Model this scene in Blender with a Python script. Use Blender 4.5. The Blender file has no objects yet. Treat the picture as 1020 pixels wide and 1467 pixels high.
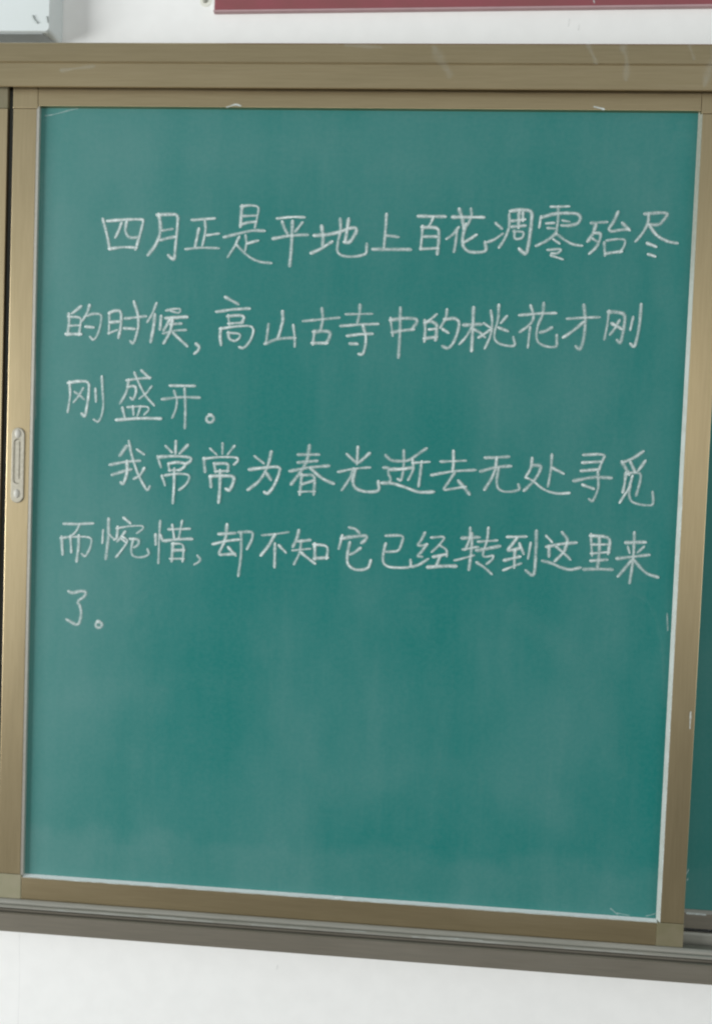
import bpy, bmesh, math, random
from mathutils import Matrix, Vector

# ---------------------------------------------------------------- camera
scene = bpy.context.scene
COL = scene.collection
cam_data = bpy.data.cameras.new("camera")
cam = bpy.data.objects.new("camera", cam_data)
COL.objects.link(cam)
R_ = [[0.996709, 0.071997, 0.03725], [0.040159, -0.039388, -0.998417], [-0.070416, 0.996627, -0.04215]]
cam.matrix_world = Matrix.Translation((0.58134, -1.28286, 1.63257)) @ Matrix((
    (R_[0][0], -R_[1][0], -R_[2][0]),
    (R_[0][1], -R_[1][1], -R_[2][1]),
    (R_[0][2], -R_[1][2], -R_[2][2]))).to_4x4()
cam_data.sensor_fit = 'VERTICAL'
cam_data.sensor_height = 24.0
cam_data.sensor_width = 24.0 * 711 / 1024
cam_data.lens = 24.0 * 1250.0 / 1467.0
cam_data.clip_start = 0.02
cam_data.clip_end = 60.0
cam_data.dof.use_dof = True          # the hand-held phone picture is slightly soft
cam_data.dof.focus_distance = 1.16
cam_data.dof.aperture_fstop = 2.1
scene.camera = cam

# ---------------------------------------------------------------- world and lamps (an indoor room: soft window daylight and an added fill)
world = bpy.data.worlds.new("World")
scene.world = world
world.use_nodes = True
bg = world.node_tree.nodes["Background"]
bg.inputs["Color"].default_value = (0.86, 0.95, 1.0, 1)
bg.inputs["Strength"].default_value = 0.36
scene.view_settings.view_transform = 'Standard'
scene.view_settings.look = 'None'
scene.view_settings.exposure = 0.0
scene.view_settings.gamma = 1.0
scene.view_settings.use_curve_mapping = False
scene.cycles.filter_width = 2.1

def area_lamp(name, loc, target, sx, sy, power, col):
    d = bpy.data.lights.new(name, 'AREA')
    d.shape = 'RECTANGLE'; d.size = sx; d.size_y = sy; d.energy = power; d.color = col
    o = bpy.data.objects.new(name, d); COL.objects.link(o)
    o.location = loc
    o.rotation_euler = (Vector(target) - Vector(loc)).to_track_quat('-Z', 'Y').to_euler()
    return o
area_lamp("window_light", (-4.1, -2.15, 1.5), (0.6, 0, 1.25), 2.5, 1.6, 285, (0.96, 0.985, 1.0))
area_lamp("right_fill_light", (5.0, -2.6, 1.4), (0.5, 0, 1.2), 2.6, 1.8, 66, (0.96, 0.985, 1.0))  # unseen fill lamp added to lift the right-facing surfaces
area_lamp("back_window_light", (0.75, -5.0, 2.05), (0.8, 0, 1.8), 4.6, 1.0, 36, (1.0, 0.96, 0.88))

# ---------------------------------------------------------------- materials
def mat(name):
    m = bpy.data.materials.new(name); m.use_nodes = True
    nt = m.node_tree
    return m, nt, nt.nodes["Principled BSDF"]
def node(nt, kind, **kw):
    n = nt.nodes.new(kind)
    for k, v in kw.items():
        if k in n.inputs: n.inputs[k].default_value = v
        else: setattr(n, k, v)
    return n
def coords(nt, scale):
    tc = node(nt, 'ShaderNodeTexCoord'); mp = node(nt, 'ShaderNodeMapping')
    mp.inputs['Scale'].default_value = scale
    nt.links.new(tc.outputs['Object'], mp.inputs['Vector'])
    return mp.outputs['Vector']
def noise(nt, vec, scale, detail=4, rough=0.55):
    n = node(nt, 'ShaderNodeTexNoise'); n.inputs['Scale'].default_value = scale
    n.inputs['Detail'].default_value = detail; n.inputs['Roughness'].default_value = rough
    nt.links.new(vec, n.inputs['Vector']); return n.outputs['Fac']
def ramp(nt, fac, p0, p1, v0=0.0, v1=1.0):
    n = node(nt, 'ShaderNodeMapRange')
    n.inputs['From Min'].default_value = p0; n.inputs['From Max'].default_value = p1
    n.inputs['To Min'].default_value = v0; n.inputs['To Max'].default_value = v1
    n.interpolation_type = 'SMOOTHSTEP'
    nt.links.new(fac, n.inputs['Value']); return n.outputs['Result']
def mixc(nt, fac, a, b):
    n = node(nt, 'ShaderNodeMix'); n.data_type = 'RGBA'
    if isinstance(fac, float): n.inputs[0].default_value = fac
    else: nt.links.new(fac, n.inputs[0])
    for s, v in ((6, a), (7, b)):
        if isinstance(v, tuple): n.inputs[s].default_value = v + (1,)
        else: nt.links.new(v, n.inputs[s])
    return n.outputs[2]
def math_(nt, op, a, b):
    n = node(nt, 'ShaderNodeMath'); n.operation = op
    for s, v in ((0, a), (1, b)):
        if isinstance(v, (int, float)): n.inputs[s].default_value = v
        else: nt.links.new(v, n.inputs[s])
    return n.outputs[0]
def bump(nt, b, h, strength, dist):
    n = node(nt, 'ShaderNodeBump'); n.inputs['Strength'].default_value = strength; n.inputs['Distance'].default_value = dist
    nt.links.new(h, n.inputs['Height']); nt.links.new(n.outputs['Normal'], b.inputs['Normal'])

def metal(name, col, col2, rough, brush, metallic=0.96, dust=0.07):
    m, nt, b = mat(name)
    v = coords(nt, brush)
    fine = noise(nt, v, 60, 5, 0.6)
    blotch = noise(nt, coords(nt, tuple(.25 + .35 * c for c in brush)), 6, 4, 0.6)
    base = mixc(nt, ramp(nt, fine, 0.3, 0.7), col, col2)
    smear = math_(nt, 'MULTIPLY', ramp(nt, blotch, 0.52, 0.78), dust)
    nt.links.new(mixc(nt, smear, base, (0.62, 0.60, 0.53)), b.inputs['Base Color'])
    b.inputs['Metallic'].default_value = metallic
    nt.links.new(ramp(nt, blotch, 0.3, 0.75, rough - 0.02, rough + 0.05), b.inputs['Roughness'])
    bump(nt, b, fine, 0.12, 0.0004)
    return m
M_BRONZE_H = metal("champagne_aluminium_horizontal", (0.420, 0.338, 0.200), (0.455, 0.368, 0.222), 0.40, (0.25, 6, 6))
M_BRONZE_V = metal("champagne_aluminium_vertical", (0.420, 0.338, 0.200), (0.455, 0.368, 0.222), 0.40, (6, 6, 0.25))
M_TRACK = metal("worn_grey_track_aluminium", (0.315, 0.31, 0.265), (0.365, 0.355, 0.31), 0.5, (0.3, 5, 5), 0.45, 0.3)
M_LEDGE = metal("taupe_anodised_rail", (0.22, 0.20, 0.16), (0.245, 0.22, 0.175), 0.5, (0.25, 5, 5), 0.6, 0.10)
M_BEAD = metal("sheen_painted_dusted_bead", (0.30, 0.31, 0.25), (0.36, 0.36, 0.30), 0.45, (5, 5, 3), 0.4, 0.0)
def add_sheen_and_dust(m, top0, top1, col, amount):
    """window sheen painted as a paler lower length, mixed with chalk powder"""
    nt = m.node_tree; b = nt.nodes["Principled BSDF"]
    src = b.inputs['Base Color'].links[0].from_socket
    tc = node(nt, 'ShaderNodeTexCoord'); s = node(nt, 'ShaderNodeSeparateXYZ'); nt.links.new(tc.outputs['Object'], s.inputs[0])
    n1 = noise(nt, coords(nt, (1, 1, 1)), 14, 4, 0.7)
    z = math_(nt, 'ADD', s.outputs['Z'], math_(nt, 'MULTIPLY', n1, 0.2))
    f = math_(nt, 'MULTIPLY', ramp(nt, z, top0, top1, 1.0, 0.0), ramp(nt, noise(nt, coords(nt, (1, 1, 1)), 30, 4, 0.7), 0.3, 0.6, amount * .6, amount))
    nt.links.new(mixc(nt, f, src, col), b.inputs['Base Color'])
    b.inputs['Roughness'].default_value = 0.6
add_sheen_and_dust(M_BEAD, 0.90, 1.18, (0.52, 0.55, 0.52), 0.80)  # pale lower length holds painted window sheen as well as powder
M_BEAD_P = metal("pale_bead", (0.66, 0.63, 0.55), (0.74, 0.71, 0.63), 0.4, (5, 5, 3), 0.6, 0.2)
M_DUSTED = metal("chalk_covered_ledge", (0.86, 0.89, 0.87), (0.78, 0.82, 0.80), 0.8, (2, 5, 5), 0.0, 0.5)
M_HANDLE = metal("dull_nickel", (0.37, 0.345, 0.27), (0.45, 0.42, 0.345), 0.45, (4, 4, 4), 0.6, 0.45)

def plain(name, col, rough, col2=None, scale=30, spec=0.5, bstr=0.1):
    m, nt, b = mat(name)
    f = noise(nt, coords(nt, (1, 1, 1)), scale, 5)
    nt.links.new(mixc(nt, ramp(nt, f, 0.3, 0.7), col, col2 or tuple(c * 0.9 for c in col)), b.inputs['Base Color'])
    b.inputs['Roughness'].default_value = rough
    b.inputs['Specular IOR Level'].default_value = spec
    bump(nt, b, f, bstr, 0.0006)
    return m
M_CORNER = plain("olive_plastic_corner", (0.165, 0.148, 0.080), 0.5, (0.19, 0.165, 0.10), 40)
M_CORNER_W = plain("worn_olive_plastic_corner", (0.25, 0.235, 0.145), 0.5, (0.28, 0.255, 0.17), 40)
M_WALL = plain("white_plaster", (0.865, 0.86, 0.835), 0.85, (0.84, 0.835, 0.81), 30, 0.2, 0.3)
M_BOX = plain("pale_blue_white_plastic", (0.70, 0.745, 0.735), 0.5, (0.67, 0.715, 0.70), 12)
M_BOX_DARK = plain("grey_plastic_underside", (0.40, 0.43, 0.425), 0.6)
M_RED = plain("faded_red_banner_cloth", (0.27, 0.070, 0.084), 0.75, (0.235, 0.072, 0.076), 14)
M_PINK = plain("pale_pink_hem", (0.46, 0.30, 0.31), 0.8)
M_DARK = plain("dark_gap_shade", (0.030, 0.033, 0.030), 0.7)
M_MARK = plain("greyish_scuff", (0.42, 0.46, 0.44), 0.7)
M_SCREW = plain("dull_screw", (0.30, 0.30, 0.25), 0.5)

def board_material(name, seed, dust):
    m, nt, b = mat(name)
    tc = node(nt, 'ShaderNodeTexCoord')
    def vec(scale, off=(0, 0, 0)):
        mp = node(nt, 'ShaderNodeMapping'); mp.inputs['Scale'].default_value = scale
        mp.inputs['Location'].default_value = tuple(o + seed for o in off)
        nt.links.new(tc.outputs['Object'], mp.inputs['Vector']); return mp.outputs['Vector']
    cloud = noise(nt, vec((1.0, 1, 0.55)), 4.2, 5, 0.58)       # wiped-in chalk clouds, pulled downwards
    wipe = noise(nt, vec((1.0, 1, 0.16), (3, 0, 1)), 11, 4, 0.6)
    fine = noise(nt, vec((1, 1, 1), (7, 0, 2)), 160, 6, 0.7)
    grain = noise(nt, vec((1, 1, 1), (9, 0, 4)), 520, 2, 0.6)
    d1 = ramp(nt, cloud, 0.36, 0.72)
    d2 = ramp(nt, wipe, 0.42, 0.78)
    d = math_(nt, 'ADD', math_(nt, 'MULTIPLY', d1, 0.75), math_(nt, 'MULTIPLY', d2, 0.4))
    d = math_(nt, 'ADD', d, math_(nt, 'MULTIPLY', math_(nt, 'SUBTRACT', fine, 0.5), 1.1))
    streak = noise(nt, vec((1, 1, 0.07), (4, 0, 6)), 130, 3, 0.65)       # fine up-and-down eraser lines
    scratch = noise(nt, vec((0.12, 1, 1), (1, 0, 3)), 90, 3, 0.6)
    d = math_(nt, 'ADD', d, math_(nt, 'MULTIPLY', math_(nt, 'SUBTRACT', streak, 0.5), 0.30))
    d = math_(nt, 'ADD', d, math_(nt, 'MULTIPLY', math_(nt, 'SUBTRACT', scratch, 0.5), 0.10))
    d = math_(nt, 'ADD', d, 0.10)
    # loose dust settled along the bottom edge; window sheen painted paler towards the left
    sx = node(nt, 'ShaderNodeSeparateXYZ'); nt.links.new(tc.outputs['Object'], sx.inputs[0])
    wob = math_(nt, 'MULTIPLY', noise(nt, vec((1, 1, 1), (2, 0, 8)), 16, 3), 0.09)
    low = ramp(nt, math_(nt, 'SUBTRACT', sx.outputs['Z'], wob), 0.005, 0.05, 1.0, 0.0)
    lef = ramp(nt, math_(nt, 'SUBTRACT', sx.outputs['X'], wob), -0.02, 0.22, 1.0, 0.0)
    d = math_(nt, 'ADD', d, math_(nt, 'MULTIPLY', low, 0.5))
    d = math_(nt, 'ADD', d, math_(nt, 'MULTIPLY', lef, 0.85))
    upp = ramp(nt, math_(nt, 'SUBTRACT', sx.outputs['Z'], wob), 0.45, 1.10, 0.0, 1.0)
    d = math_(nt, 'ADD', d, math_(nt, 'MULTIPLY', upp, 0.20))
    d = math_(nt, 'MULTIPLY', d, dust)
    n = node(nt, 'ShaderNodeClamp'); nt.links.new(d, n.inputs['Value'])
    base = mixc(nt, ramp(nt, cloud, 0.3, 0.7), (0.0030, 0.166, 0.147), (0.0050, 0.171, 0.154))
    nt.links.new(mixc(nt, n.outputs[0], base, (0.52, 0.56, 0.54)), b.inputs['Base Color'])
    b.inputs['Roughness'].default_value = 0.55
    b.inputs['Specular IOR Level'].default_value = 0.30
    bump(nt, b, math_(nt, 'ADD', fine, math_(nt, 'MULTIPLY', grain, 0.5)), 0.15, 0.0004)
    return m
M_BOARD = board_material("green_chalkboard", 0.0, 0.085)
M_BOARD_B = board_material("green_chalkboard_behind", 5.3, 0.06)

def chalk_material(name, cover, edge):
    m, nt, b = mat(name)
    uv = node(nt, 'ShaderNodeUVMap'); uv.uv_map = "UVMap"
    s = node(nt, 'ShaderNodeSeparateXYZ'); nt.links.new(uv.outputs[0], s.inputs[0])
    a = math_(nt, 'ABSOLUTE', math_(nt, 'SUBTRACT', s.outputs['Y'], 0.5), 0)     # 0 in the middle, .5 at the rim
    prof = ramp(nt, a, edge, 0.5, 1.0, 0.0)
    v = coords(nt, (1, 1, 1))
    g = noise(nt, v, 260, 4, 0.75); g2 = noise(nt, v, 75, 3, 0.6)
    grain = ramp(nt, g, 0.34, 0.60, 0.62, 1.0)
    press = ramp(nt, g2, 0.3, 0.7, 0.66, 1.10)
    pr = node(nt, 'ShaderNodeAttribute'); pr.attribute_name = 'press'
    al = math_(nt, 'MULTIPLY', math_(nt, 'MULTIPLY', prof, math_(nt, 'MULTIPLY', grain, pr.outputs['Fac'])), math_(nt, 'MULTIPLY', press, cover))
    n = node(nt, 'ShaderNodeClamp'); nt.links.new(al, n.inputs['Value'])
    nt.links.new(n.outputs[0], b.inputs['Alpha'])
    b.inputs['Base Color'].default_value = (0.76, 0.84, 0.815, 1)
    b.inputs['Roughness'].default_value = 0.95
    b.inputs['Specular IOR Level'].default_value = 0.1
    return m
M_CHALK = chalk_material("white_chalk", 0.98, 0.0)
M_FLECK = chalk_material("worn_chalk", 0.55, 0.0)
M_SMEAR = chalk_material("smeared_chalk_dust", 0.017, 0.0)
M_LINE = chalk_material("chalk_dust_line", 0.9, 0.1)

# ---------------------------------------------------------------- helpers
def link(name, me, parent=None):
    o = bpy.data.objects.new(name, me); COL.objects.link(o)
    if parent: o.parent = parent
    return o
def root_loc(p):
    v = Vector((0, 0, 0))
    while p: v += p.location; p = p.parent
    return v
def finish(name, bm, m, parent=None, origin=None, smooth=False):
    org = Vector(origin) if origin is not None else (Vector((0, 0, 0)) if parent is None else root_loc(parent))
    bmesh.ops.translate(bm, verts=bm.verts, vec=-org)
    me = bpy.data.meshes.new(name); bm.to_mesh(me); bm.free()
    me.materials.append(m)
    if smooth:
        for p in me.polygons: p.use_smooth = True
    o = link(name, me, parent)
    if parent is None: o.location = org
    return o
def boxm(bm, x0, x1, y0, y1, z0, z1, bev=0.0008, seg=2):
    r = bmesh.ops.create_cube(bm, size=1)
    for v in r['verts']:
        v.co = Vector(((x0 + x1) / 2 + v.co.x * (x1 - x0), (y0 + y1) / 2 + v.co.y * (y1 - y0), (z0 + z1) / 2 + v.co.z * (z1 - z0)))
    if bev:
        es = list({e for v in r['verts'] for e in v.link_edges})
        bmesh.ops.bevel(bm, geom=es, offset=bev, segments=seg, affect='EDGES', profile=0.6)
def box(name, dims, m, parent=None, bev=0.0008, origin=None):
    bm = bmesh.new(); boxm(bm, *dims, bev=bev); return finish(name, bm, m, parent, origin)
def extrude_profile(name, pts, x0, x1, m, parent=None, bev=0.0006):
    """a cross-section in (y, z) drawn out along x"""
    bm = bmesh.new()
    a = [bm.verts.new((x0, y, z)) for y, z in pts]; b = [bm.verts.new((x1, y, z)) for y, z in pts]
    n = len(pts); es = []
    for i in range(n):
        f = bm.faces.new((a[i], a[(i + 1) % n], b[(i + 1) % n], b[i]))
    bm.faces.new(a[::-1]); bm.faces.new(b)
    bmesh.ops.recalc_face_normals(bm, faces=bm.faces)
    lon = [e for e in bm.edges if abs(e.verts[0].co.x - e.verts[1].co.x) > 1e-4]
    if bev: bmesh.ops.bevel(bm, geom=lon, offset=bev, segments=2, affect='EDGES')
    return finish(name, bm, m, parent)
def prism(name, pts, m, parent=None):
    """a solid given by two matching rings of 3-D points"""
    bm = bmesh.new(); r0, r1 = pts
    a = [bm.verts.new(p) for p in r0]; b = [bm.verts.new(p) for p in r1]; n = len(a)
    for i in range(n): bm.faces.new((a[i], a[(i + 1) % n], b[(i + 1) % n], b[i]))
    bm.faces.new(a[::-1]); bm.faces.new(b)
    bmesh.ops.recalc_face_normals(bm, faces=bm.faces)
    return finish(name, bm, m, parent)
def empty(name, loc):
    o = bpy.data.objects.new(name, None); COL.objects.link(o); o.location = loc; o.empty_display_size = 0.1; return o
def tag(o, label, cat, group=None):
    o['label'] = label; o['category'] = cat
    if group: o['group'] = group
    return o

def chaikin(pts, n=2, q=0.22):
    for _ in range(n):
        if len(pts) < 3: break
        out = [pts[0]]
        for i in range(len(pts) - 1):
            (ax, ay), (bx, by) = pts[i], pts[i + 1]
            if i > 0: out.append((ax + q * (bx - ax), ay + q * (by - ay)))
            if i < len(pts) - 2: out.append((bx + q * (ax - bx), by + q * (ay - by)))
        out.append(pts[-1]); pts = out
    return pts
def resample(pts, step):
    out = [pts[0]]
    for (ax, ay), (bx, by) in zip(pts, pts[1:]):
        L = math.hypot(bx - ax, by - ay); k = max(1, int(round(L / step)))
        for i in range(1, k + 1): out.append((ax + (bx - ax) * i / k, ay + (by - ay) * i / k))
    return out
rng = random.Random(7)
def ribbon(bm, uvl, pts, w, y, crown=0.00025, jitter=0.06, step=0.0022, taper=True, press=None):
    """one chalk stroke: a low-crowned strip lying on the board with rounded ends; UV v runs across it"""
    pts = resample(chaikin(pts), step)
    n = len(pts)
    if n < 2: return
    # extend the ends by a third of a width so the rounded tips reach as far as the chalk did
    def ext(a, b, k):
        L = math.hypot(a[0] - b[0], a[1] - b[1]) or 1
        return (a[0] + (a[0] - b[0]) / L * k, a[1] + (a[1] - b[1]) / L * k)
    if taper:
        a0, a1 = pts[0], pts[-1]
        pts = [ext(a0, pts[1], w * .42), ext(a0, pts[1], w * .25)] + pts + [ext(a1, pts[-2], w * .25), ext(a1, pts[-2], w * .42)]
        n = len(pts)
    ph = rng.random() * 9; rows = []; L = 0
    pl = bm.verts.layers.float.get('press') or bm.verts.layers.float.new('press')
    base_p = rng.uniform(0.66, 0.98) if press is None else press
    heavy = rng.random() < .6; wf = rng.uniform(.80, 1.08); thin = rng.uniform(.04, .26); skew = rng.uniform(.35, .65)
    for i, (x, z) in enumerate(pts):
        p, q = pts[max(0, i - 1)], pts[min(n - 1, i + 1)]
        tx, tz = q[0] - p[0], q[1] - p[1]; l = math.hypot(tx, tz) or 1; nx, nz = -tz / l, tx / l
        k = 1 + jitter * math.sin(ph + i * 0.7) + jitter * 0.6 * (rng.random() - .5)
        if press is None and taper: k *= wf * (1 - thin * math.sin(math.pi * min(1, (i / n) / (2 * skew) if i / n < skew else .5 + (i / n - skew) / (2 * (1 - skew))))) * (1.06 if i < n / 3 else 1)
        if taper:
            if i in (0, n - 1): k *= .42
            elif i in (1, n - 2): k *= .80
        h = w * k / 2
        if i: L += math.hypot(x - pts[i - 1][0], z - pts[i - 1][1])
        row = []
        for s, c in ((-1, 0), (0, 1), (1, 0)):
            row.append((bm.verts.new((x + nx * h * s, y - crown * c, z + nz * h * s)), (L / w, .5 + .5 * s)))
        e_ = min(i, n - 1 - i) ; near = max(0.0, 1 - e_ * step / (w * .9))
        pv = base_p * (1 + .05 * math.sin(ph * 2 + i * .35)) + (0.20 * near if (heavy or i < n / 2) else -.12 * near)
        for v_, _ in row: v_[pl] = pv
        rows.append(row)
    for r0, r1 in zip(rows, rows[1:]):
        for j in (0, 1):
            q4 = (r0[j], r1[j], r1[j + 1], r0[j + 1])
            f = bm.faces.new([v for v, _ in q4])
            for lp, (_, u) in zip(f.loops, q4): lp[uvl].uv = u
def marks(name, strokes, w, y0, m, parent, dy=0.00006, **kw):
    bm = bmesh.new(); uvl = bm.loops.layers.uv.new("UVMap")
    for i, s in enumerate(strokes): ribbon(bm, uvl, s, w, y0 - i * dy, **kw)
    bmesh.ops.recalc_face_normals(bm, faces=bm.faces)
    return finish(name, bm, m, parent)

# ---------------------------------------------------------------- the setting: one plastered wall
WY = 0.060                      # wall plane; the board system stands off it towards the camera (-y)
bm = bmesh.new(); boxm(bm, -3.0, 4.5, WY, WY + 0.2, 0.0, 3.3, bev=0)
wall = finish("wall", bm, M_WALL); wall['kind'] = 'structure'
seam = marks("wall_crack", [[(-0.032, 0.915), (-0.0335, 0.86), (-0.031, 0.80), (-0.033, 0.70)]], 0.0016, WY - 0.0004,
             chalk_material("grey_hairline", 0.30, 0.0), wall, crown=0.0001)
seam.data.materials[0].node_tree.nodes["Principled BSDF"].inputs['Base Color'].default_value = (0.45, 0.46, 0.45, 1)
floor_bm = bmesh.new(); boxm(floor_bm, -4.5, 5.5, -7.5, WY - .002, -0.1, 0.0, bev=0)
floor = finish('floor', floor_bm, plain('dark_terrazzo', (0.16, 0.15, 0.135), 0.6, (0.12, 0.112, 0.10), 40), None); floor['kind'] = 'structure'
for x, z, w_ in ((.388, .849, .0035), (.775, 2.316, .006), (.79, 2.309, .004)):
    marks("wall_scuff", [[(x, z - w_), (x + .001, z + w_ * .6)]], .003, WY - .0004, chalk_material("wall_scuff_grey", .4, 0), wall).data.materials[0].node_tree.nodes["Principled BSDF"].inputs['Base Color'].default_value = (.42, .43, .40, 1)

# ---------------------------------------------------------------- outer frame with its two-track rails
X0, X1 = -1.12, 2.08
frame = tag(empty("chalkboard_frame", (0.5, 0.02, 0.92)), "champagne coloured metal frame with grooved top rail and grey double track below the green chalkboards", "frame")
extrude_profile("top_rail", [(-.0165, 2.1915), (-.0165, 2.1830), (-.020, 2.1830), (-.020, 2.2155), (-.0182, 2.2163), (-.0182, 2.2177), (-.020, 2.2185), (-.0195, 2.2445),
                             (-.0165, 2.2475), (WY - .0005, 2.2475), (WY - .0005, 2.235), (-.004, 2.235), (-.004, 2.1915)], X0, X1, M_BRONZE_H, frame)
box("guide_strip", (X0, X1, .0150, .0190, 2.180, 2.2345), M_LEDGE, frame)
extrude_profile("bottom_rail", [(-.030, .9235), (-.030, .9515), (-.0265, .9525), (-.0262, .9455), (-.0215, .9455), (-.0210, .9535),
                                (-.0120, .9545), (WY - .0005, .9545), (WY - .0005, .9235)], X0, X1, M_LEDGE, frame)
extrude_profile("track", [(-.0205, .9550), (-.0205, .9585), (-.0180, .9595), (-.0175, .9580), (-.0150, .9580), (-.0145, .9625), (-.0120, .9645),
                          (-.0088, .9645), (-.0086, .9572), (.0150, .9572), (.0152, .9550)], X0, X1, M_TRACK, frame, 0.0004)
extrude_profile("track", [(.0154, .9550), (.0154, .9720), (.0170, .9745), (.0205, .9745), (.0215, .9720), (.0218, .9580), (.055, .9580), (.055, .9550)],
                X0, X1, M_TRACK, frame, 0.0004)
for xa, xb in ((X0 - .04, X0 - .0005), (X1 + .0005, X1 + .04)):
    box("side_post", (xa, xb, -.024, WY - .0005, .9235, 2.2475), M_BRONZE_V, frame)

for pts_, w_ in (([(.792, 2.2445), (.800, 2.228), (.803, 2.222)], .012), ([(.840, 2.240), (.846, 2.226), (.846, 2.200)], .014), ([(.930, 2.243), (.936, 2.228)], .010),
                 ([(.965, 2.236), (.955, 2.196)], .020), ([(.04, 2.206), (.085, 2.212)], .010), ([(.455, 2.243), (.50, 2.240)], .010), ([(.58, 2.236), (.60, 2.205)], .018)):
    marks("dust_smudge", [pts_], w_, -.0203, chalk_material("dusty_smear", .10, 0.0), frame, crown=.00005, jitter=.3, step=.004)

for xa, xb, zz, w_, al_ in ((.60, .73, .9572, .0042, .34), (.64, .70, .9592, .0022, .5), (.36, .44, .9573, .0034, .22), (.05, .30, .9570, .0040, .18), (.82, .93, .9572, .004, .26), (.20, .26, .9590, .002, .4), (.50, .53, .9590, .002, .45)):
    marks("settled_chalk_dust", [[(xa, zz), ((xa + xb) / 2, zz + .0003), (xb, zz)]], w_, -.0209, chalk_material("settled_dust", al_, 0.0), frame, crown=.00005, jitter=.4, step=.004)

# ---------------------------------------------------------------- panels
def panel(name, x0, label, bead_w=(0.0030, 0.0035), corner_mats=None, y=0.0, zb=1.0, board_mat=M_BOARD, face=M_BRONZE_V):
    """sliding board: green sheet, four aluminium bars, bright bevelled beads, plastic corner pieces"""
    W, H = 0.9528, 1.160
    a, b, z0, z1 = x0, x0 + W, zb, zb + H
    r = tag(empty(name, (x0, y, z0)), label, "chalkboard", "sliding green chalkboard panels")
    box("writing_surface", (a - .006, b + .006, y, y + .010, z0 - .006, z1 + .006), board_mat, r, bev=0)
    f, k = y - .008, y + .014
    L0, L1, B0, T1 = a - .0385, b + .0375, z0 - .0365, z1 + .0335
    lb, rb, bb = bead_w[0], bead_w[1], .0016
    c = .0395
    box("stile", (L0, a - lb, f, k, z0 + .002, z1 - .004), M_BRONZE_V, r)
    box("stile", (b + rb, L1, f, k, z0 - bb + .0003, z1 - .004), M_BRONZE_V, r)
    box("bottom_bar", (a - .001, b - .001, f, k, B0, z0 - bb), M_BRONZE_H, r)
    box("top_bar", (a - .001, b + .001, f, k, z1, T1), M_BRONZE_H, r)
    cm = corner_mats or (M_CORNER_W, M_CORNER, M_BRONZE_V, M_BRONZE_V)
    # corner pieces butt against the bars; they stand a hair proud
    box("corner_piece", (L0 - .0004, a - .0014, f - .0006, k, B0 + .0002, z0 + .0016), cm[0], r)
    box("corner_piece", (b - .0006, L1 + .0004, f - .0006, k, B0 + .0002, z0 - bb), cm[1], r, )
    box("corner_piece", (L0 - .0004, a - .0014, f - .0006, k, z1 - .0036, T1), cm[2], r)
    box("corner_piece", (b + .0014, L1 + .0004, f - .0006, k, z1 - .0036, T1), cm[3], r)
    # bevelled beads between sheet and bars (left, right, bottom)
    def bead(pa, pb, m=M_BEAD): return prism("edge_bead", (pa, pb), m, r)
    e = .0003
    bead([(a - lb, f + .0004, z0), (a + .0002, f + .0022, z0), (a + .0002, y - e, z0), (a - lb, y - e, z0)],
         [(a - lb, f + .0004, z1), (a + .0002, f + .0022, z1), (a + .0002, y - e, z1), (a - lb, y - e, z1)], M_BEAD_P)
    bead([(b + rb, f + .0004, z0 - bb), (b - .0002, y - e, z0 - .001), (b + rb, y - e, z0 - bb)],
         [(b + rb, f + .0004, z1), (b - .0002, y - e, z1), (b + rb, y - e, z1)])
    bead([(a, f + .0006, z0 - bb), (a, y - e, z0 + .0002), (a, y - e, z0 - bb)],
         [(b, f + .0006, z0 - bb), (b, y - e, z0 + .0002), (b, y - e, z0 - bb)], M_DUSTED)
    return r

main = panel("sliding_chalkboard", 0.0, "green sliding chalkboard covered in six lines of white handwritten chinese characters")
left = panel("sliding_chalkboard", -1.0378, "neighbouring chalkboard panel of which only the bronze stile beyond the dark gap shows",
             corner_mats=(M_CORNER_W, M_CORNER_W, M_CORNER, M_CORNER))
# dark strip added in the gap between the panels to stand for its shade
box("gap_shade_strip", (-.0466, -.0404, -.0030, .0130, .968, 2.186), M_DARK, left)

# fixed board behind, seen in the gap to the right
fx = tag(empty("fixed_chalkboard", (0.9, .030, 1.003)), "darker green fixed chalkboard set back behind the right edge of the written panel", "chalkboard")
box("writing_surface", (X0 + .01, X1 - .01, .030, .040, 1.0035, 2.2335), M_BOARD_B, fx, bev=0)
bm = bmesh.new(); boxm(bm, X0 + .01, X1 - .01, .0250, .040, .9765, .9990, bev=.0006)
finish("bottom_bar", bm, M_LEDGE, fx)
prism("edge_bead", ([(X0 + .01, .0254, .9992), (X0 + .01, .0297, 1.0032), (X0 + .01, .040, 1.0032), (X0 + .01, .040, .9992)],
                    [(X1 - .01, .0254, .9992), (X1 - .01, .0297, 1.0032), (X1 - .01, .040, 1.0032), (X1 - .01, .040, .9992)]), M_TRACK, fx)
marks("chalk_fleck", [[(1.003, 1.058), (1.0045, 1.063)], [(1.004, 1.048), (1.0045, 1.049)]], .0035, .0296, M_CHALK, fx)
marks("chalk_smudge", [[(1.006, .9993), (1.03, .9990)]], .006, .0248, M_LINE, fx)

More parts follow.
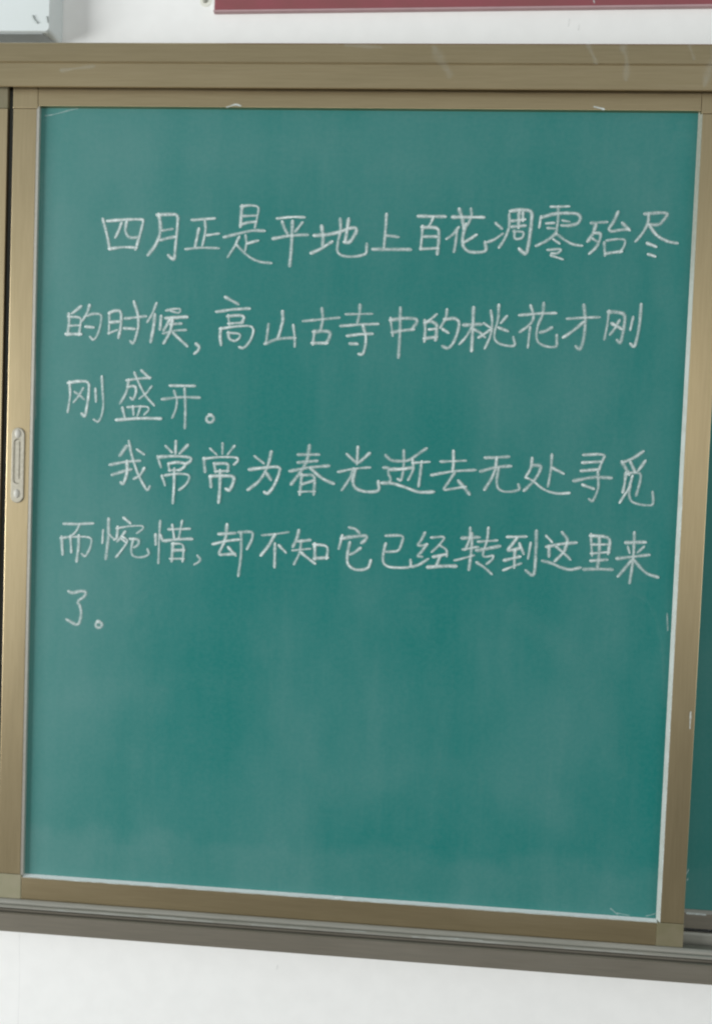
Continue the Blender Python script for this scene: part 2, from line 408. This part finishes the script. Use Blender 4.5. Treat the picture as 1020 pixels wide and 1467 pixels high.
# ---------------------------------------------------------------- pull handle let into the left stile
def capsule_ring(cx, cz, hw, hh, n=10):
    pts = []
    for s in (0, 1):
        for i in range(n + 1):
            t = math.pi * i / n + (math.pi if s else 0)
            pts.append((cx + hw * math.cos(t), cz + (hh - hw) * (-1 if s else 1) + hw * math.sin(t)))
    return pts
hx, hz = -.0205, 1.6285
pull = None
def ring_solid(name, outer, inner, yo, yi, yb, m, parent):
    """capsule plate with a dished middle"""
    bm = bmesh.new(); n = len(outer)
    R = [[bm.verts.new((x, yy, z)) for x, z in ring] for ring, yy in ((outer, yb), (outer, yo + .0008), ([(hx + (x - hx) * .93, hz + (z - hz) * .985) for x, z in outer], yo), (inner, yo), ([(hx + (x - hx) * .85, hz + (z - hz) * .97) for x, z in inner], yi))]
    for a_, b_ in zip(R, R[1:]):
        for i in range(n): bm.faces.new((a_[i], a_[(i + 1) % n], b_[(i + 1) % n], b_[i]))
    bm.faces.new(R[-1])
    bmesh.ops.recalc_face_normals(bm, faces=bm.faces)
    return finish(name, bm, m, parent, smooth=False)
pull = ring_solid("pull_handle", capsule_ring(hx, hz, .0098, .0565), capsule_ring(hx, hz + .006, .0066, .034), -.0100, -.0086, -.0081, M_HANDLE, main)
pull['label'] = "dull nickel flush pull with rounded ends on the left stile"
for zz in (hz + .0475, hz - .0425):
    bm = bmesh.new(); bmesh.ops.create_uvsphere(bm, u_segments=14, v_segments=8, radius=1)
    for v in bm.verts: v.co = Vector((hx + v.co.x * .0046, -.0100 + v.co.y * .0018, zz + v.co.z * .0068))
    finish("screw", bm, plain("chalky_white_screw", (.50, .48, .42), .5), pull, smooth=True)
prism("finger_groove", ([(hx - .0030, -.0094, hz + .036), (hx + .0022, -.0094, hz + .036), (hx + .0022, -.0090, hz + .036), (hx - .0030, -.0090, hz + .036)],
                        [(hx - .0030, -.0094, hz - .020), (hx + .0022, -.0094, hz - .020), (hx + .0022, -.0090, hz - .020), (hx - .0030, -.0090, hz - .020)]), M_HANDLE, pull)

# ---------------------------------------------------------------- the handwriting
TEXT = [
 [
  ('四', [[985,9975,1033,9822,1072,9669,1093,9558],[1065,9959,1321,9984,1576,9992,1599,9975,1555,9780,1494,9561],[1261,9920,1228,9817,1186,9731],[1339,9938,1325,9819,1366,9734,1434,9715,1522,9728],[1102,9550,1296,9582,1490,9574]]),
  ('月', [[1825,10057,1859,9921,1851,9768,1797,9622,1687,9479],[1811,10060,1969,10071,2118,10070,2111,9875,2091,9619,2082,9423,2054,9411,1995,9464],[1902,9834,2024,9856],[1883,9697,1961,9722,2066,9741]]),
  ('正', [[2338,9994,2651,10023],[2522,9966,2538,9848,2497,9640],[2572,9777,2719,9800],[2430,9855,2415,9761,2388,9621],[2260,9568,2455,9595,2725,9589]]),
  ('是', [[3065,10203,3057,10077,3053,9921],[3065,10203,3182,10224,3317,10206,3304,10081,3270,9915],[3092,10064,3273,10072],[3062,9938,3156,9972,3263,9982],[2825,9755,3091,9824,3246,9860,3398,9854],[3136,9765,3152,9673,3137,9579],[3174,9670,3306,9706],[3033,9747,2976,9619,2885,9475],[3011,9636,3118,9533,3225,9451,3365,9396,3512,9389]]),
  ('平', [[3606,10038,3790,10063,3979,10061],[3673,9977,3701,9902,3747,9827],[3957,9973,3875,9863],[3552,9744,3800,9796,4036,9807],[3819,9988,3818,9651,3801,9361]]),
  ('地', [[4156,9800,4347,9815,4533,9862,4667,9918,4756,9923,4763,9861,4667,9704,4598,9713],[4249,9928,4280,9794,4272,9676],[4121,9549,4252,9609,4399,9709],[4638,10035,4627,9901,4606,9750],[4518,10033,4535,9899,4496,9714,4486,9571,4555,9514,4700,9500,4835,9519,4923,9554,4918,9680]]),
  ('上', [[5189,10111,5184,9910,5170,9651],[5197,9819,5359,9802],[5019,9618,5546,9623]]),
  ('百', [[5659,10102,6028,10103],[5861,10080,5839,10013,5799,9954],[5715,9949,5714,9803,5702,9644],[5719,9945,5950,9948,5960,9791,5945,9577],[5758,9812,5914,9815],[5711,9633,5937,9649]]),
  ('花', [[6153,10098,6579,10103],[6238,10202,6283,10079,6310,9946],[6404,10205,6419,10130,6367,9997],[6227,9942,6156,9844,6082,9793],[6212,9895,6206,9762,6185,9615],[6337,9988,6294,9813,6310,9681,6383,9607,6517,9598,6650,9617,6625,9736],[6482,9841,6409,9790,6331,9744]]),
  ('凋', [[6774,10012,6843,9955],[6677,9757,6759,9788,6859,9865],[6951,10139,6963,9982,6915,9824,6833,9687],[6973,10197,7121,10218,7274,10202,7270,10029,7249,9764,7217,9570,7122,9654],[7004,10057,7161,10080],[7088,10158,7091,9976],[7144,10159,7148,10076],[7008,9971,7173,9991],[7033,9901,7038,9793,7156,9812,7172,9908,7032,9909]]),
  ('零', [[7548,10267,7778,10275],[7399,10113,7385,9984],[7423,10117,7585,10169,7782,10182,7922,10174,7966,10114,7929,10031,7791,10001],[7639,10257,7647,10084,7625,9895],[7493,10029,7575,10037],[7516,9964,7587,9960],[7722,10072,7791,10062],[7708,10003,7790,10004],[7615,9878,7504,9785,7362,9713],[7649,9870,7768,9787,7869,9734,7984,9725],[7603,9795,7667,9755],[7527,9654,7724,9674,7661,9603,7587,9605],[7580,9572,7722,9528]]),
  ('殆', [[8125,10046,8320,10063],[8176,10008,8148,9895,8083,9796],[8189,9904,8254,9906,8250,9815,8199,9699,8117,9622],[8152,9822,8202,9790],[8477,10196,8426,10064,8354,9961,8400,9928,8513,9954,8626,9966],[8557,10042,8646,9963],[8310,9759,8326,9606],[8357,9804,8486,9828,8604,9821,8597,9739,8544,9653],[8350,9620,8439,9635,8544,9648]]),
  ('尽', [[8867,10186,9052,10209,9185,10204,9137,10125,9069,10034,8939,10037],[8908,10178,8913,10072,8848,9924,8756,9808],[8936,10016,9002,9919,9103,9839,9219,9797,9313,9785],[8920,9770,9020,9734],[8945,9615,9014,9596]]),
 ],
 [
  ('的', [[671,8685,609,8632,560,8596],[495,8565,507,8436,484,8276],[508,8534,692,8530,677,8405,663,8280],[522,8401,659,8410],[471,8275,681,8279],[807,8702,785,8606,716,8489],[781,8555,878,8591,1003,8582,992,8448,957,8291,888,8189,842,8233],[776,8390,865,8386]]),
  ('时', [[1118,8597,1117,8451,1117,8313],[1123,8606,1197,8642,1294,8644,1303,8455,1269,8256],[1148,8469,1272,8480],[1126,8309,1226,8350],[1374,8529,1659,8567],[1491,8769,1552,8599,1568,8427,1535,8272,1494,8155,1457,8187],[1363,8384,1491,8381]]),
  ('候', [[1822,8751,1778,8622,1705,8496],[1807,8588,1796,8416,1758,8205],[1903,8564,1894,8393],[1992,8664,2096,8689,2198,8691,2177,8623,2071,8649],[1986,8549,2284,8574],[2031,8521,1981,8421,1956,8377],[2059,8460,2199,8474],[1957,8326,2106,8369,2272,8380],[2075,8509,2053,8354,1961,8188],[2107,8321,2189,8246,2302,8154]]),
  (',', [[2449,8175,2496,8139,2479,8090,2432,8046]]),
  ('高', [[2870,8873,3046,8785],[2745,8662,2971,8701,3214,8719],[2913,8598,2929,8492],[2913,8598,3043,8618,3157,8607,3125,8521],[2934,8492,3116,8510],[2806,8407,2797,8304,2816,8190],[2809,8414,3031,8455,3260,8470,3302,8403,3271,8282,3205,8182,3146,8134,3107,8145],[2921,8350,2936,8265,3021,8233,3092,8281,3104,8350,2929,8356]]),
  ('山', [[3717,8676,3730,8566,3695,8412,3669,8318],[3513,8484,3503,8357,3487,8220],[3482,8213,3661,8293,3903,8307],[3883,8477,3910,8333,3915,8197]]),
  ('古', [[4040,8557,4306,8589,4541,8617],[4297,8733,4319,8598,4290,8444],[4196,8400,4184,8235],[4192,8403,4329,8420,4436,8406,4419,8312,4378,8247],[4181,8238,4378,8243]]),
  ('寺', [[4666,8670,5020,8686],[4851,8796,4855,8695,4829,8568],[4592,8498,4856,8526,5114,8541],[4911,8497,4955,8377,4960,8242,4923,8092,4875,8096],[4695,8358,4861,8385,5035,8396],[4738,8244,4819,8243]]),
  ('中', [[5307,8618,5325,8504,5346,8392],[5312,8602,5498,8635,5687,8631,5694,8581,5635,8495],[5345,8426,5488,8455,5636,8473],[5442,8768,5452,8491,5443,8074]]),
  ('的', [[5960,8691,5903,8636,5821,8584],[5803,8597,5817,8466,5811,8318],[5818,8580,5888,8602,5982,8558,5978,8453,5971,8339],[5884,8481,5960,8490],[5817,8349,5973,8373],[6117,8759,6113,8658,6039,8522],[6097,8633,6239,8653,6303,8604,6293,8478,6237,8301,6157,8206,6085,8238],[6078,8481,6138,8446]]),
  ('桃', [[6377,8556,6611,8573],[6498,8801,6500,8517,6497,8199],[6480,8516,6418,8398,6330,8291],[6528,8493,6599,8461,6669,8401],[6750,8757,6780,8608,6761,8406,6692,8242],[6669,8580,6733,8540],[6602,8389,6684,8446,6756,8503],[6858,8843,6859,8643,6815,8491,6813,8358,6891,8296,7009,8271,7122,8274,7090,8385],[6970,8687,6910,8611],[6881,8527,6991,8488]]),
  ('花', [[7172,8717,7419,8748,7664,8759],[7316,8845,7362,8730,7355,8638,7279,8553,7186,8484],[7317,8529,7300,8275],[7496,8883,7494,8742,7434,8607,7409,8457,7430,8340,7523,8285,7640,8269,7714,8281,7702,8431],[7614,8545,7547,8502,7478,8480]]),
  ('才', [[7852,8684,8082,8703,8282,8716],[8066,8871,8096,8690,8096,8474,8070,8324,8038,8240,7987,8285],[8061,8631,7942,8520,7807,8422]]),
  ('刚', [[8422,8794,8411,8615,8380,8418],[8423,8792,8537,8795,8653,8769,8648,8604,8627,8455,8608,8351,8565,8387],[8568,8668,8524,8568,8462,8484],[8480,8625,8547,8593,8594,8566],[8762,8714,8737,8562],[8867,8898,8862,8659,8840,8460,8804,8294,8756,8337]]),
 ],
 [
  ('刚', [[532,7552,551,7361,517,7130],[524,7551,671,7580,839,7578,829,7352,806,7177,783,7042,740,7085],[736,7462,685,7365,615,7276],[630,7407,685,7374,752,7320],[933,7459,946,7300],[1027,7644,1047,7411,1065,7220,1033,7045,981,6974,932,7004]]),
  ('盛', [[1419,7616,1578,7643,1752,7662],[1637,7757,1746,7662],[1527,7719,1598,7566,1692,7396,1823,7265],[1437,7610,1415,7439,1322,7277],[1440,7518,1546,7538,1558,7426,1513,7324,1484,7346],[1780,7523,1717,7431,1622,7356],[1356,7191,1395,7057],[1448,7215,1590,7232,1746,7233,1760,7181,1703,7124],[1516,7214,1525,7122],[1626,7217,1593,7107],[1275,7018,1595,7055,1935,7061]]),
  ('开', [[2080,7554,2429,7560],[1968,7349,2222,7391,2508,7390],[2137,7461,2185,7342,2166,7203,2122,7094],[2290,7500,2311,7242,2311,6945]]),
  ('。', [[2684,7137,2734,7118,2742,7075,2708,7027,2659,7029,2630,7066,2639,7111,2684,7137]]),
 ],
 [
  ('我', [[1423,6623,1339,6495],[1194,6345,1399,6396,1630,6421],[1443,6397,1456,6241,1399,6055,1368,6077],[1234,6198,1367,6246,1500,6286],[1467,6694,1521,6470,1618,6212,1767,5961,1797,6030],[1704,6302,1654,6199,1569,6154],[1608,6577,1689,6528]]),
  ('常', [[2180,6719,2179,6559],[2037,6645,2114,6574],[2353,6673,2255,6562],[1912,6484,1960,6350],[1948,6489,2160,6513,2416,6502,2418,6446,2348,6404],[2079,6377,2095,6303],[2092,6398,2215,6420,2343,6407,2310,6342,2254,6310],[2104,6293,2254,6305],[1988,6199,2030,6084],[2044,6219,2220,6252,2383,6245,2408,6189,2349,6083,2263,6015],[2169,6311,2173,6058,2162,5819]]),
  ('常', [[2885,6709,2889,6584],[2712,6630,2788,6567],[3056,6680,2977,6574],[2611,6483,2634,6305],[2619,6488,2847,6521,3113,6527,3129,6475,3078,6425],[2771,6411,2792,6304],[2780,6420,2990,6431,2976,6323],[2801,6304,2976,6318],[2716,6218,2732,6083],[2724,6227,2891,6245,3080,6244,3061,6127,3012,6026,2967,6045],[2862,6310,2866,6033,2854,5855]]),
  ('为', [[3386,6540,3500,6459],[3617,6614,3577,6405,3470,6194,3297,6055],[3308,6352,3517,6386,3763,6416,3746,6291,3666,6098,3585,5995,3546,6016],[3572,6288,3621,6222]]),
  ('春', [[4182,6728,4173,6599,4148,6486,4058,6328,3938,6165],[4031,6597,4316,6609],[4035,6482,4294,6514],[3918,6352,4193,6416,4472,6447],[4220,6394,4336,6296,4442,6231,4551,6194],[4085,6295,4068,6024],[4090,6295,4287,6314,4273,6032],[4112,6170,4256,6220],[4067,6050,4272,6064]]),
  ('光', [[4898,6727,4897,6505],[4752,6619,4866,6521],[5067,6648,4934,6520],[4636,6367,4866,6423,5075,6446],[4841,6409,4803,6279,4693,6108],[4870,6401,4838,6263,4862,6147,4981,6092,5119,6085,5242,6112,5220,6234]]),
  ('逝', [[5321,6623,5392,6557,5546,6554,5648,6566,5772,6656,5892,6748],[5574,6700,5586,6479,5557,6261,5514,6285],[5397,6429,5567,6440,5703,6466],[5707,6577,5729,6441,5663,6299],[5725,6538,5937,6559],[5839,6547,5828,6385,5812,6211],[5302,6451,5370,6454,5357,6368,5402,6293,5390,6255],[5285,6225,5405,6233,5629,6173,5819,6104,6023,6125]]),
  ('去', [[6132,6570,6464,6595],[6295,6717,6306,6573,6297,6450],[6004,6370,6298,6437,6613,6465],[6313,6395,6237,6264,6157,6149,6309,6182,6480,6214],[6392,6291,6459,6222,6545,6120]]),
  ('无', [[6770,6649,6912,6657,7087,6677],[6711,6452,6918,6519,7119,6540],[6921,6646,6919,6493,6859,6339,6777,6197],[6954,6478,6935,6325,6957,6207,7051,6163,7185,6173,7279,6207,7257,6264]]),
  ('处', [[7431,6656,7429,6529,7344,6374,7360,6383,7462,6341,7584,6239,7703,6185,7837,6165,7973,6182],[7444,6563,7572,6571,7541,6449,7463,6324,7348,6201],[7712,6716,7712,6522,7679,6282],[7733,6535,7876,6466]]),
  ('寻', [[8175,6741,8475,6765,8435,6666,8384,6522],[8164,6628,8403,6652],[8150,6510,8375,6538],[8052,6363,8306,6427,8557,6424],[8378,6476,8399,6279,8356,6143,8318,6070,8281,6098],[8180,6304,8314,6262]]),
  ('觅', [[8991,6812,8869,6715,8732,6657],[8716,6651,8775,6561,8814,6493],[8831,6656,8894,6536],[9030,6674,8956,6555],[8770,6491,8767,6360,8745,6238],[8798,6489,8895,6519,8991,6502,8973,6351,8936,6195],[8863,6447,8825,6278,8772,6192,8716,6086],[8840,6312,8829,6195,8864,6095,8968,6057,9100,6046,9184,6058,9164,6228]]),
 ],
 [
  ('而', [[507,5428,723,5432,934,5453],[733,5415,690,5316,611,5247],[467,5218,475,5095,487,4977],[467,5213,602,5236,939,5251,921,5097,844,4940,798,4971],[602,5233,622,5018],[732,5247,732,5071,710,4881]]),
  ('惋', [[1104,5342,1099,5180],[1184,5521,1190,5267,1159,4936],[1213,5285,1265,5238],[1425,5548,1509,5487],[1327,5404,1322,5251,1295,5227],[1327,5395,1514,5438,1722,5450,1720,5403,1641,5343],[1436,5338,1393,5275,1337,5206],[1411,5267,1493,5223,1450,5137,1325,4970],[1403,5232,1458,5190],[1537,5243,1662,5243,1655,5160,1603,5126],[1573,5234,1541,5088,1561,4992,1652,4966,1758,4983,1825,5030,1800,5085]]),
  ('惜', [[1910,5314,1917,5189],[1975,5518,1967,5299,1966,4910],[1990,5309,2019,5245],[2120,5411,2416,5432],[2163,5465,2195,5300],[2307,5532,2271,5303],[2063,5237,2249,5268,2456,5282],[2180,5195,2169,4945],[2180,5200,2352,5207,2338,4953],[2192,5099,2342,5111],[2160,4971,2337,4979]]),
  (',', [[2567,5024,2608,4982,2578,4937,2531,4909]]),
  ('却', [[2883,5373,3102,5396],[2988,5508,2981,5342,2949,5233,2866,5058,2980,5072,3112,5086],[2799,5221,2974,5272,3161,5301],[3030,5170,3125,5075],[3181,5411,3382,5432,3380,5324,3311,5179],[3208,5387,3221,5091,3187,4772]]),
  ('不', [[3541,5383,3706,5404,3901,5442],[3707,5390,3642,5249,3524,5092],[3720,5252,3726,4927],[3791,5232,3876,5151]]),
  ('知', [[4067,5466,4048,5353,3996,5243],[4084,5316,4231,5338],[4002,5177,4236,5210],[4111,5312,4099,5147,4023,4984],[4134,5135,4224,5066,4316,5006],[4312,5277,4324,5075],[4312,5277,4515,5272,4500,5092],[4324,5070,4501,5090]]),
  ('它', [[4830,5549,4908,5535,4961,5486],[4714,5415,4677,5246],[4715,5386,4903,5423,5087,5445,5063,5378,5018,5339],[4982,5246,4921,5191,4858,5159],[4830,5317,4801,5143,4807,5005,4904,4932,5025,4928,5127,4967,5149,5067]]),
  ('已', [[5375,5452,5626,5474,5594,5332,5555,5228,5376,5216],[5358,5322,5331,5183,5331,5046,5419,4989,5573,4987,5747,5000,5737,5093]]),
  ('经', [[5925,5509,5882,5405,5820,5330,5902,5328,5955,5348],[5956,5339,5897,5242,5826,5167,5888,5165],[5769,5013,5862,5043,5981,5129],[6041,5454,6239,5483,6156,5356,6055,5254],[6165,5340,6261,5284,6264,5204],[6078,5173,6244,5215],[6163,5177,6126,5064],[6000,5015,6186,5041,6393,5050]]),
  ('转', [[6483,5464,6713,5486],[6587,5605,6589,5460,6532,5308],[6610,5530,6623,5359,6595,5021],[6506,5300,6694,5342],[6395,5136,6487,5162,6641,5215],[6721,5423,6968,5451],[6701,5294,6852,5327,7014,5368],[6848,5616,6843,5454,6772,5216,6841,5203,6944,5237,6927,5168,6858,5110],[6714,5110,6813,5052,6913,4967]]),
  ('到', [[7139,5509,7385,5525],[7266,5498,7203,5401,7126,5304,7223,5322,7314,5355],[7312,5406,7367,5286],[7109,5167,7311,5227],[7244,5301,7247,5080],[7106,5027,7217,5078,7328,5126],[7465,5421,7441,5221],[7542,5603,7549,5229,7539,4936,7425,5023]]),
  ('这', [[7696,5538,7761,5473],[7918,5601,7983,5528,7994,5478],[7706,5392,7904,5440,8106,5466],[7979,5443,7959,5332,7835,5196],[7848,5387,7943,5314,8034,5230],[7731,5390,7737,5263],[7657,5180,7784,5155,7920,5093,8055,5065,8182,5104]]),
  ('里', [[8322,5585,8337,5433,8352,5303],[8327,5576,8607,5571,8582,5339],[8353,5451,8576,5460],[8351,5320,8573,5350],[8444,5556,8454,5354,8440,5133],[8348,5214,8557,5240],[8254,5087,8453,5100,8638,5100]]),
  ('来', [[8831,5497,9088,5516],[8859,5422,8878,5369],[9068,5439,9007,5374],[8718,5264,8939,5299,9147,5333],[8936,5636,8943,5291,8905,4931],[8909,5238,8832,5134,8744,5016],[8950,5249,9046,5143,9149,5055,9286,5022]]),
 ],
 [
  ('了', [[604,4401,659,4381,766,4418,866,4422,850,4342,725,4256,781,4188,802,4065,761,3881,582,3969]]),
  ('。', [[1070,3968,1114,3952,1122,3910,1091,3873,1051,3878,1025,3912,1038,3952,1070,3968]]),
 ],
]
for li, line in enumerate(TEXT):
    for ch, strokes in line:
        nm = {",": "chalk_comma", "。": "chalk_full_stop"}.get(ch, "chalk_character")
        st = [[(p[i] * 1e-4, 1.0 + p[i + 1] * 1e-4) for i in range(0, len(p), 2)] for p in strokes]
        dense = min(1.0, 9.0 / max(len(st), 1))
        o = marks(nm, st, .0080 * (0.78 + 0.22 * dense), -.00055, M_CHALK, main)
        if nm == "chalk_character": o['label'] = "white chalk character %s in line %s of the writing" % (ch, ["one", "two", "three", "four", "five", "six"][li])

# loose chalk marks: scratches, dabs and wiped streaks on the sheet
MARKS = [
 ('fleck', 0.003, [(0.0071, 2.1487), (0.022, 2.1509), (0.0431, 2.1572), (0.0558, 2.1593)]),
 ('rim', 0.0045, [(0.2824, 2.16), (0.2947, 2.1641), (0.3009, 2.1621)]),
 ('rim', 0.005, [(0.8073, 2.164), (0.8191, 2.1611)]),
 ('fleck', 0.005, [(0.9458, 1.4486), (0.9479, 1.4264)]),
 ('rim', 0.0045, [(0.4828, 1.0013), (0.4912, 1.002)]),
 ('fleck', 0.004, [(0.8879, 1.0098), (0.8973, 1.0021)]),
 ('fleck', 0.003, [(0.8972, 1.0042), (0.9135, 1.0022)]),
 ('fleck', 0.003, [(0.9395, 1.0031), (0.9504, 1.0071)]),
 ('fleck', 0.0035, [(-0.0011, 1.2087), (-0.0018, 1.1891)]),
 ('fleck', 0.002, [(0.0003, 1.7832), (0.0022, 1.6995)]),
 ('smudge', 0.012, [(0.8949, 1.4767), (0.9202, 1.4657), (0.936, 1.4278), (0.9445, 1.3773), (0.9496, 1.3163)]),
 ('smudge', 0.025, [(0.1739, 1.4375), (0.1584, 1.4156)]),
 ('smudge', 0.03, [(0.0029, 2.0525), (0.0088, 1.8875), (0.0099, 1.7417)]),
 ('smudge', 0.05, [(0.9263, 2.1134), (0.9178, 1.9962), (0.9175, 1.9078)]),
 ('smudge', 0.02, [(0.9296, 2.1426), (0.9398, 2.133)]),
 ('rim', 0.004, [(0.9836, 1.31), (0.9838, 1.2875)]),
 ('smudge', 0.1, [(0.0861, 1.2784), (0.236, 1.3293), (0.3863, 1.2846), (0.4639, 1.1727)]),
 ('smudge', 0.11, [(0.4136, 1.1056), (0.5566, 1.2102), (0.7218, 1.1994), (0.8677, 1.115)]),
 ('smudge', 0.09, [(0.5227, 2.0794), (0.6813, 2.1207), (0.84, 2.093)]),
 ('smudge', 0.1, [(0.0367, 1.9811), (0.0628, 1.785), (0.0355, 1.5743)]),
 ('smudge', 0.08, [(0.5891, 1.4313), (0.6352, 1.309), (0.6224, 1.1195)]),
 ('smudge', 0.08, [(0.1946, 1.2738), (0.1543, 1.1641), (0.2115, 1.0598)]),
 ('smudge', 0.09, [(0.7521, 1.4289), (0.8357, 1.3613), (0.8817, 1.2404)]),
 ('smudge', 0.1, [(0.076, 2.1147), (0.2556, 2.0862), (0.4402, 2.1133)]),
 ('smudge', 0.07, [(0.9018, 2.0254), (0.9225, 1.809), (0.912, 1.629)]),
]
for kind, w, pts in MARKS:
    m = {"smudge": M_SMEAR, "fleck": M_FLECK, "rim": M_CHALK, "line": M_LINE}[kind]
    y = {"smudge": -.00022, "fleck": -.0004, "rim": -.0089, "line": -.0004}[kind]
    marks("chalk_smudge" if kind == "smudge" else "chalk_fleck", [pts], w, y, m, main, crown=.00008 if kind == "smudge" else .0003, jitter=.25, step=max(.003, w / 4), taper=True)
# chalk powder caught on the bottom and right-hand beads
def dustline(p, q, n, w0, seed, name="chalk_dust"):
    r = random.Random(seed); bm = bmesh.new(); uvl = bm.loops.layers.uv.new("UVMap")
    P, Q = Vector(p), Vector(q); pts = []
    for i in range(n + 1):
        c = P.lerp(Q, i / n); c.z += (r.random() - .5) * .0004; c.x += (r.random() - .5) * .0004
        pts.append((c, w0 * (.72 + .5 * r.random())))
    D = (Q - P).normalized(); N = Vector((-D.z, 0, D.x))
    pl = bm.verts.layers.float.new('press')
    rows = [[(bm.verts.new(c + N * h * s / 2), (i * .3, .5 + .5 * s)) for s in (-1, 1)] for i, (c, h) in enumerate(pts)]
    for r0, r1 in zip(rows, rows[1:]):
        q4 = (r0[0], r1[0], r1[1], r0[1]); f = bm.faces.new([v for v, _ in q4])
        for lp, (_, u) in zip(f.loops, q4): lp[uvl].uv = u
    for v in bm.verts: v[pl] = 1.0
    bmesh.ops.recalc_face_normals(bm, faces=bm.faces)
    o = finish(name, bm, M_LINE, main); o['kind'] = 'stuff'; return o
dustline((0.000, -.0080, .9978), (.9550, -.0080, .9978), 120, .0016, 3)
dustline((.9566, -.0079, .998), (.9566, -.0079, 1.62), 80, .0022, 4)

# ---------------------------------------------------------------- things on the wall above the rail
bx = tag(empty("wall_box", (-.15, .020, 2.281)), "pale bluish white wall box with grey underside above the top rail", "wall box")
def rounded_rect_prism(x0, x1, z0, z1, y0, y1, r, shrink=0):
    pts = []
    for cx, cz, t0 in ((x1 - r, z1 - r, 0), (x0 + r, z1 - r, 90), (x0 + r, z0 + r, 180), (x1 - r, z0 + r, 270)):
        for i in range(7):
            t = math.radians(t0 + 15 * i); pts.append((cx + r * math.cos(t), cz + r * math.sin(t)))
    return pts
pts = rounded_rect_prism(-.42, .001, 2.2815, 2.62, 0, 0, .006)
bm = bmesh.new()
cx, cz = -.21, 2.45
rings = [[(x + (.003 if x > -.05 else 0), .0595, z) for x, z in pts], [(x, .0235, z) for x, z in pts], [(cx + (x - cx) * .994, .0205, cz + (z - cz) * .993) for x, z in pts]]
V = [[bm.verts.new(p) for p in r_] for r_ in rings]; n = len(pts)
for a_, b_ in zip(V, V[1:]):
    for i in range(n): bm.faces.new((a_[i], a_[(i + 1) % n], b_[(i + 1) % n], b_[i]))
bm.faces.new(V[-1]); bm.faces.new(V[0][::-1]); bmesh.ops.recalc_face_normals(bm, faces=bm.faces)
finish("housing", bm, M_BOX, bx)
prism("underside_panel", ([(-.40, .0245, 2.2812), (-.012, .0245, 2.2812), (-.004, .059, 2.2812), (-.40, .059, 2.2812)],
                          [(-.40, .0245, 2.2800), (-.012, .0245, 2.2800), (-.004, .059, 2.2800), (-.40, .059, 2.2800)]), M_BOX_DARK, bx)
for pts_, w_ in (([(-.0245, 2.3035), (-.0235, 2.2995), (-.0185, 2.2945)], .0045), ([(.0005 - .0035, 2.3020), (-.0015, 2.2955)], .0040)):
    o = marks("latch_mark", [pts_], w_, .0195, M_MARK, bx, crown=.0012, taper=True)

bn = tag(empty("red_banner", (.62, .05, 2.33)), "faded red banner with thin pale hem hung on the white wall above the rail", "banner")
bz = [(.2435, 2.3270), (1.9, 2.3452)]          # lower hem, very slightly out of level
def zb(x): return bz[0][1] + (x - bz[0][0]) / (bz[1][0] - bz[0][0]) * (bz[1][1] - bz[0][1])
def slab(name, x0, x1, dz0, dz1, y0, y1, m):
    return prism(name, ([(x0, y0, zb(x0) + dz0), (x1, y0, zb(x1) + dz0), (x1, y0, zb(x1) + dz1), (x0, y0, zb(x0) + dz1)],
                        [(x0, y1, zb(x0) + dz0), (x1, y1, zb(x1) + dz0), (x1, y1, zb(x1) + dz1), (x0, y1, zb(x0) + dz1)]), m, bn)
slab("banner_cloth", .2435, 1.9, .0030, .42, .0520, .0590, M_RED)
slab("hem", .2425, 1.9, .0, .0026, .0515, .0590, M_PINK)
slab("hem", .2405, .2431, .0026, .42, .0535, .0590, M_WALL)
marks("lettering_stroke", [[(.8065, 2.352), (.8095, 2.3405)]], .005, .0512, M_LINE, bn)

ws = tag(empty("wall_screw", (.2270, WY, 2.3480)), "small grey screw head in the white wall left of the red banner", "screw")
bm = bmesh.new(); bmesh.ops.create_uvsphere(bm, u_segments=16, v_segments=8, radius=1)
for v in bm.verts: v.co = Vector((.2270 + v.co.x * .0042, WY - .0005 + v.co.y * .003, 2.3480 + v.co.z * .0046))
finish("screw_head", bm, M_SCREW, ws, smooth=True)
bm = bmesh.new(); bmesh.ops.create_cone(bm, segments=20, radius1=.0085, radius2=.0085, depth=.0012, cap_ends=True)
for v in bm.verts: v.co = Vector((.2275 + v.co.x, WY - .0002 + v.co.z, 2.3470 + v.co.y))
bmesh.ops.recalc_face_normals(bm, faces=bm.faces)
finish("wall_plug", bm, plain("yellowed_filler", (.80, .79, .70), .8), ws)
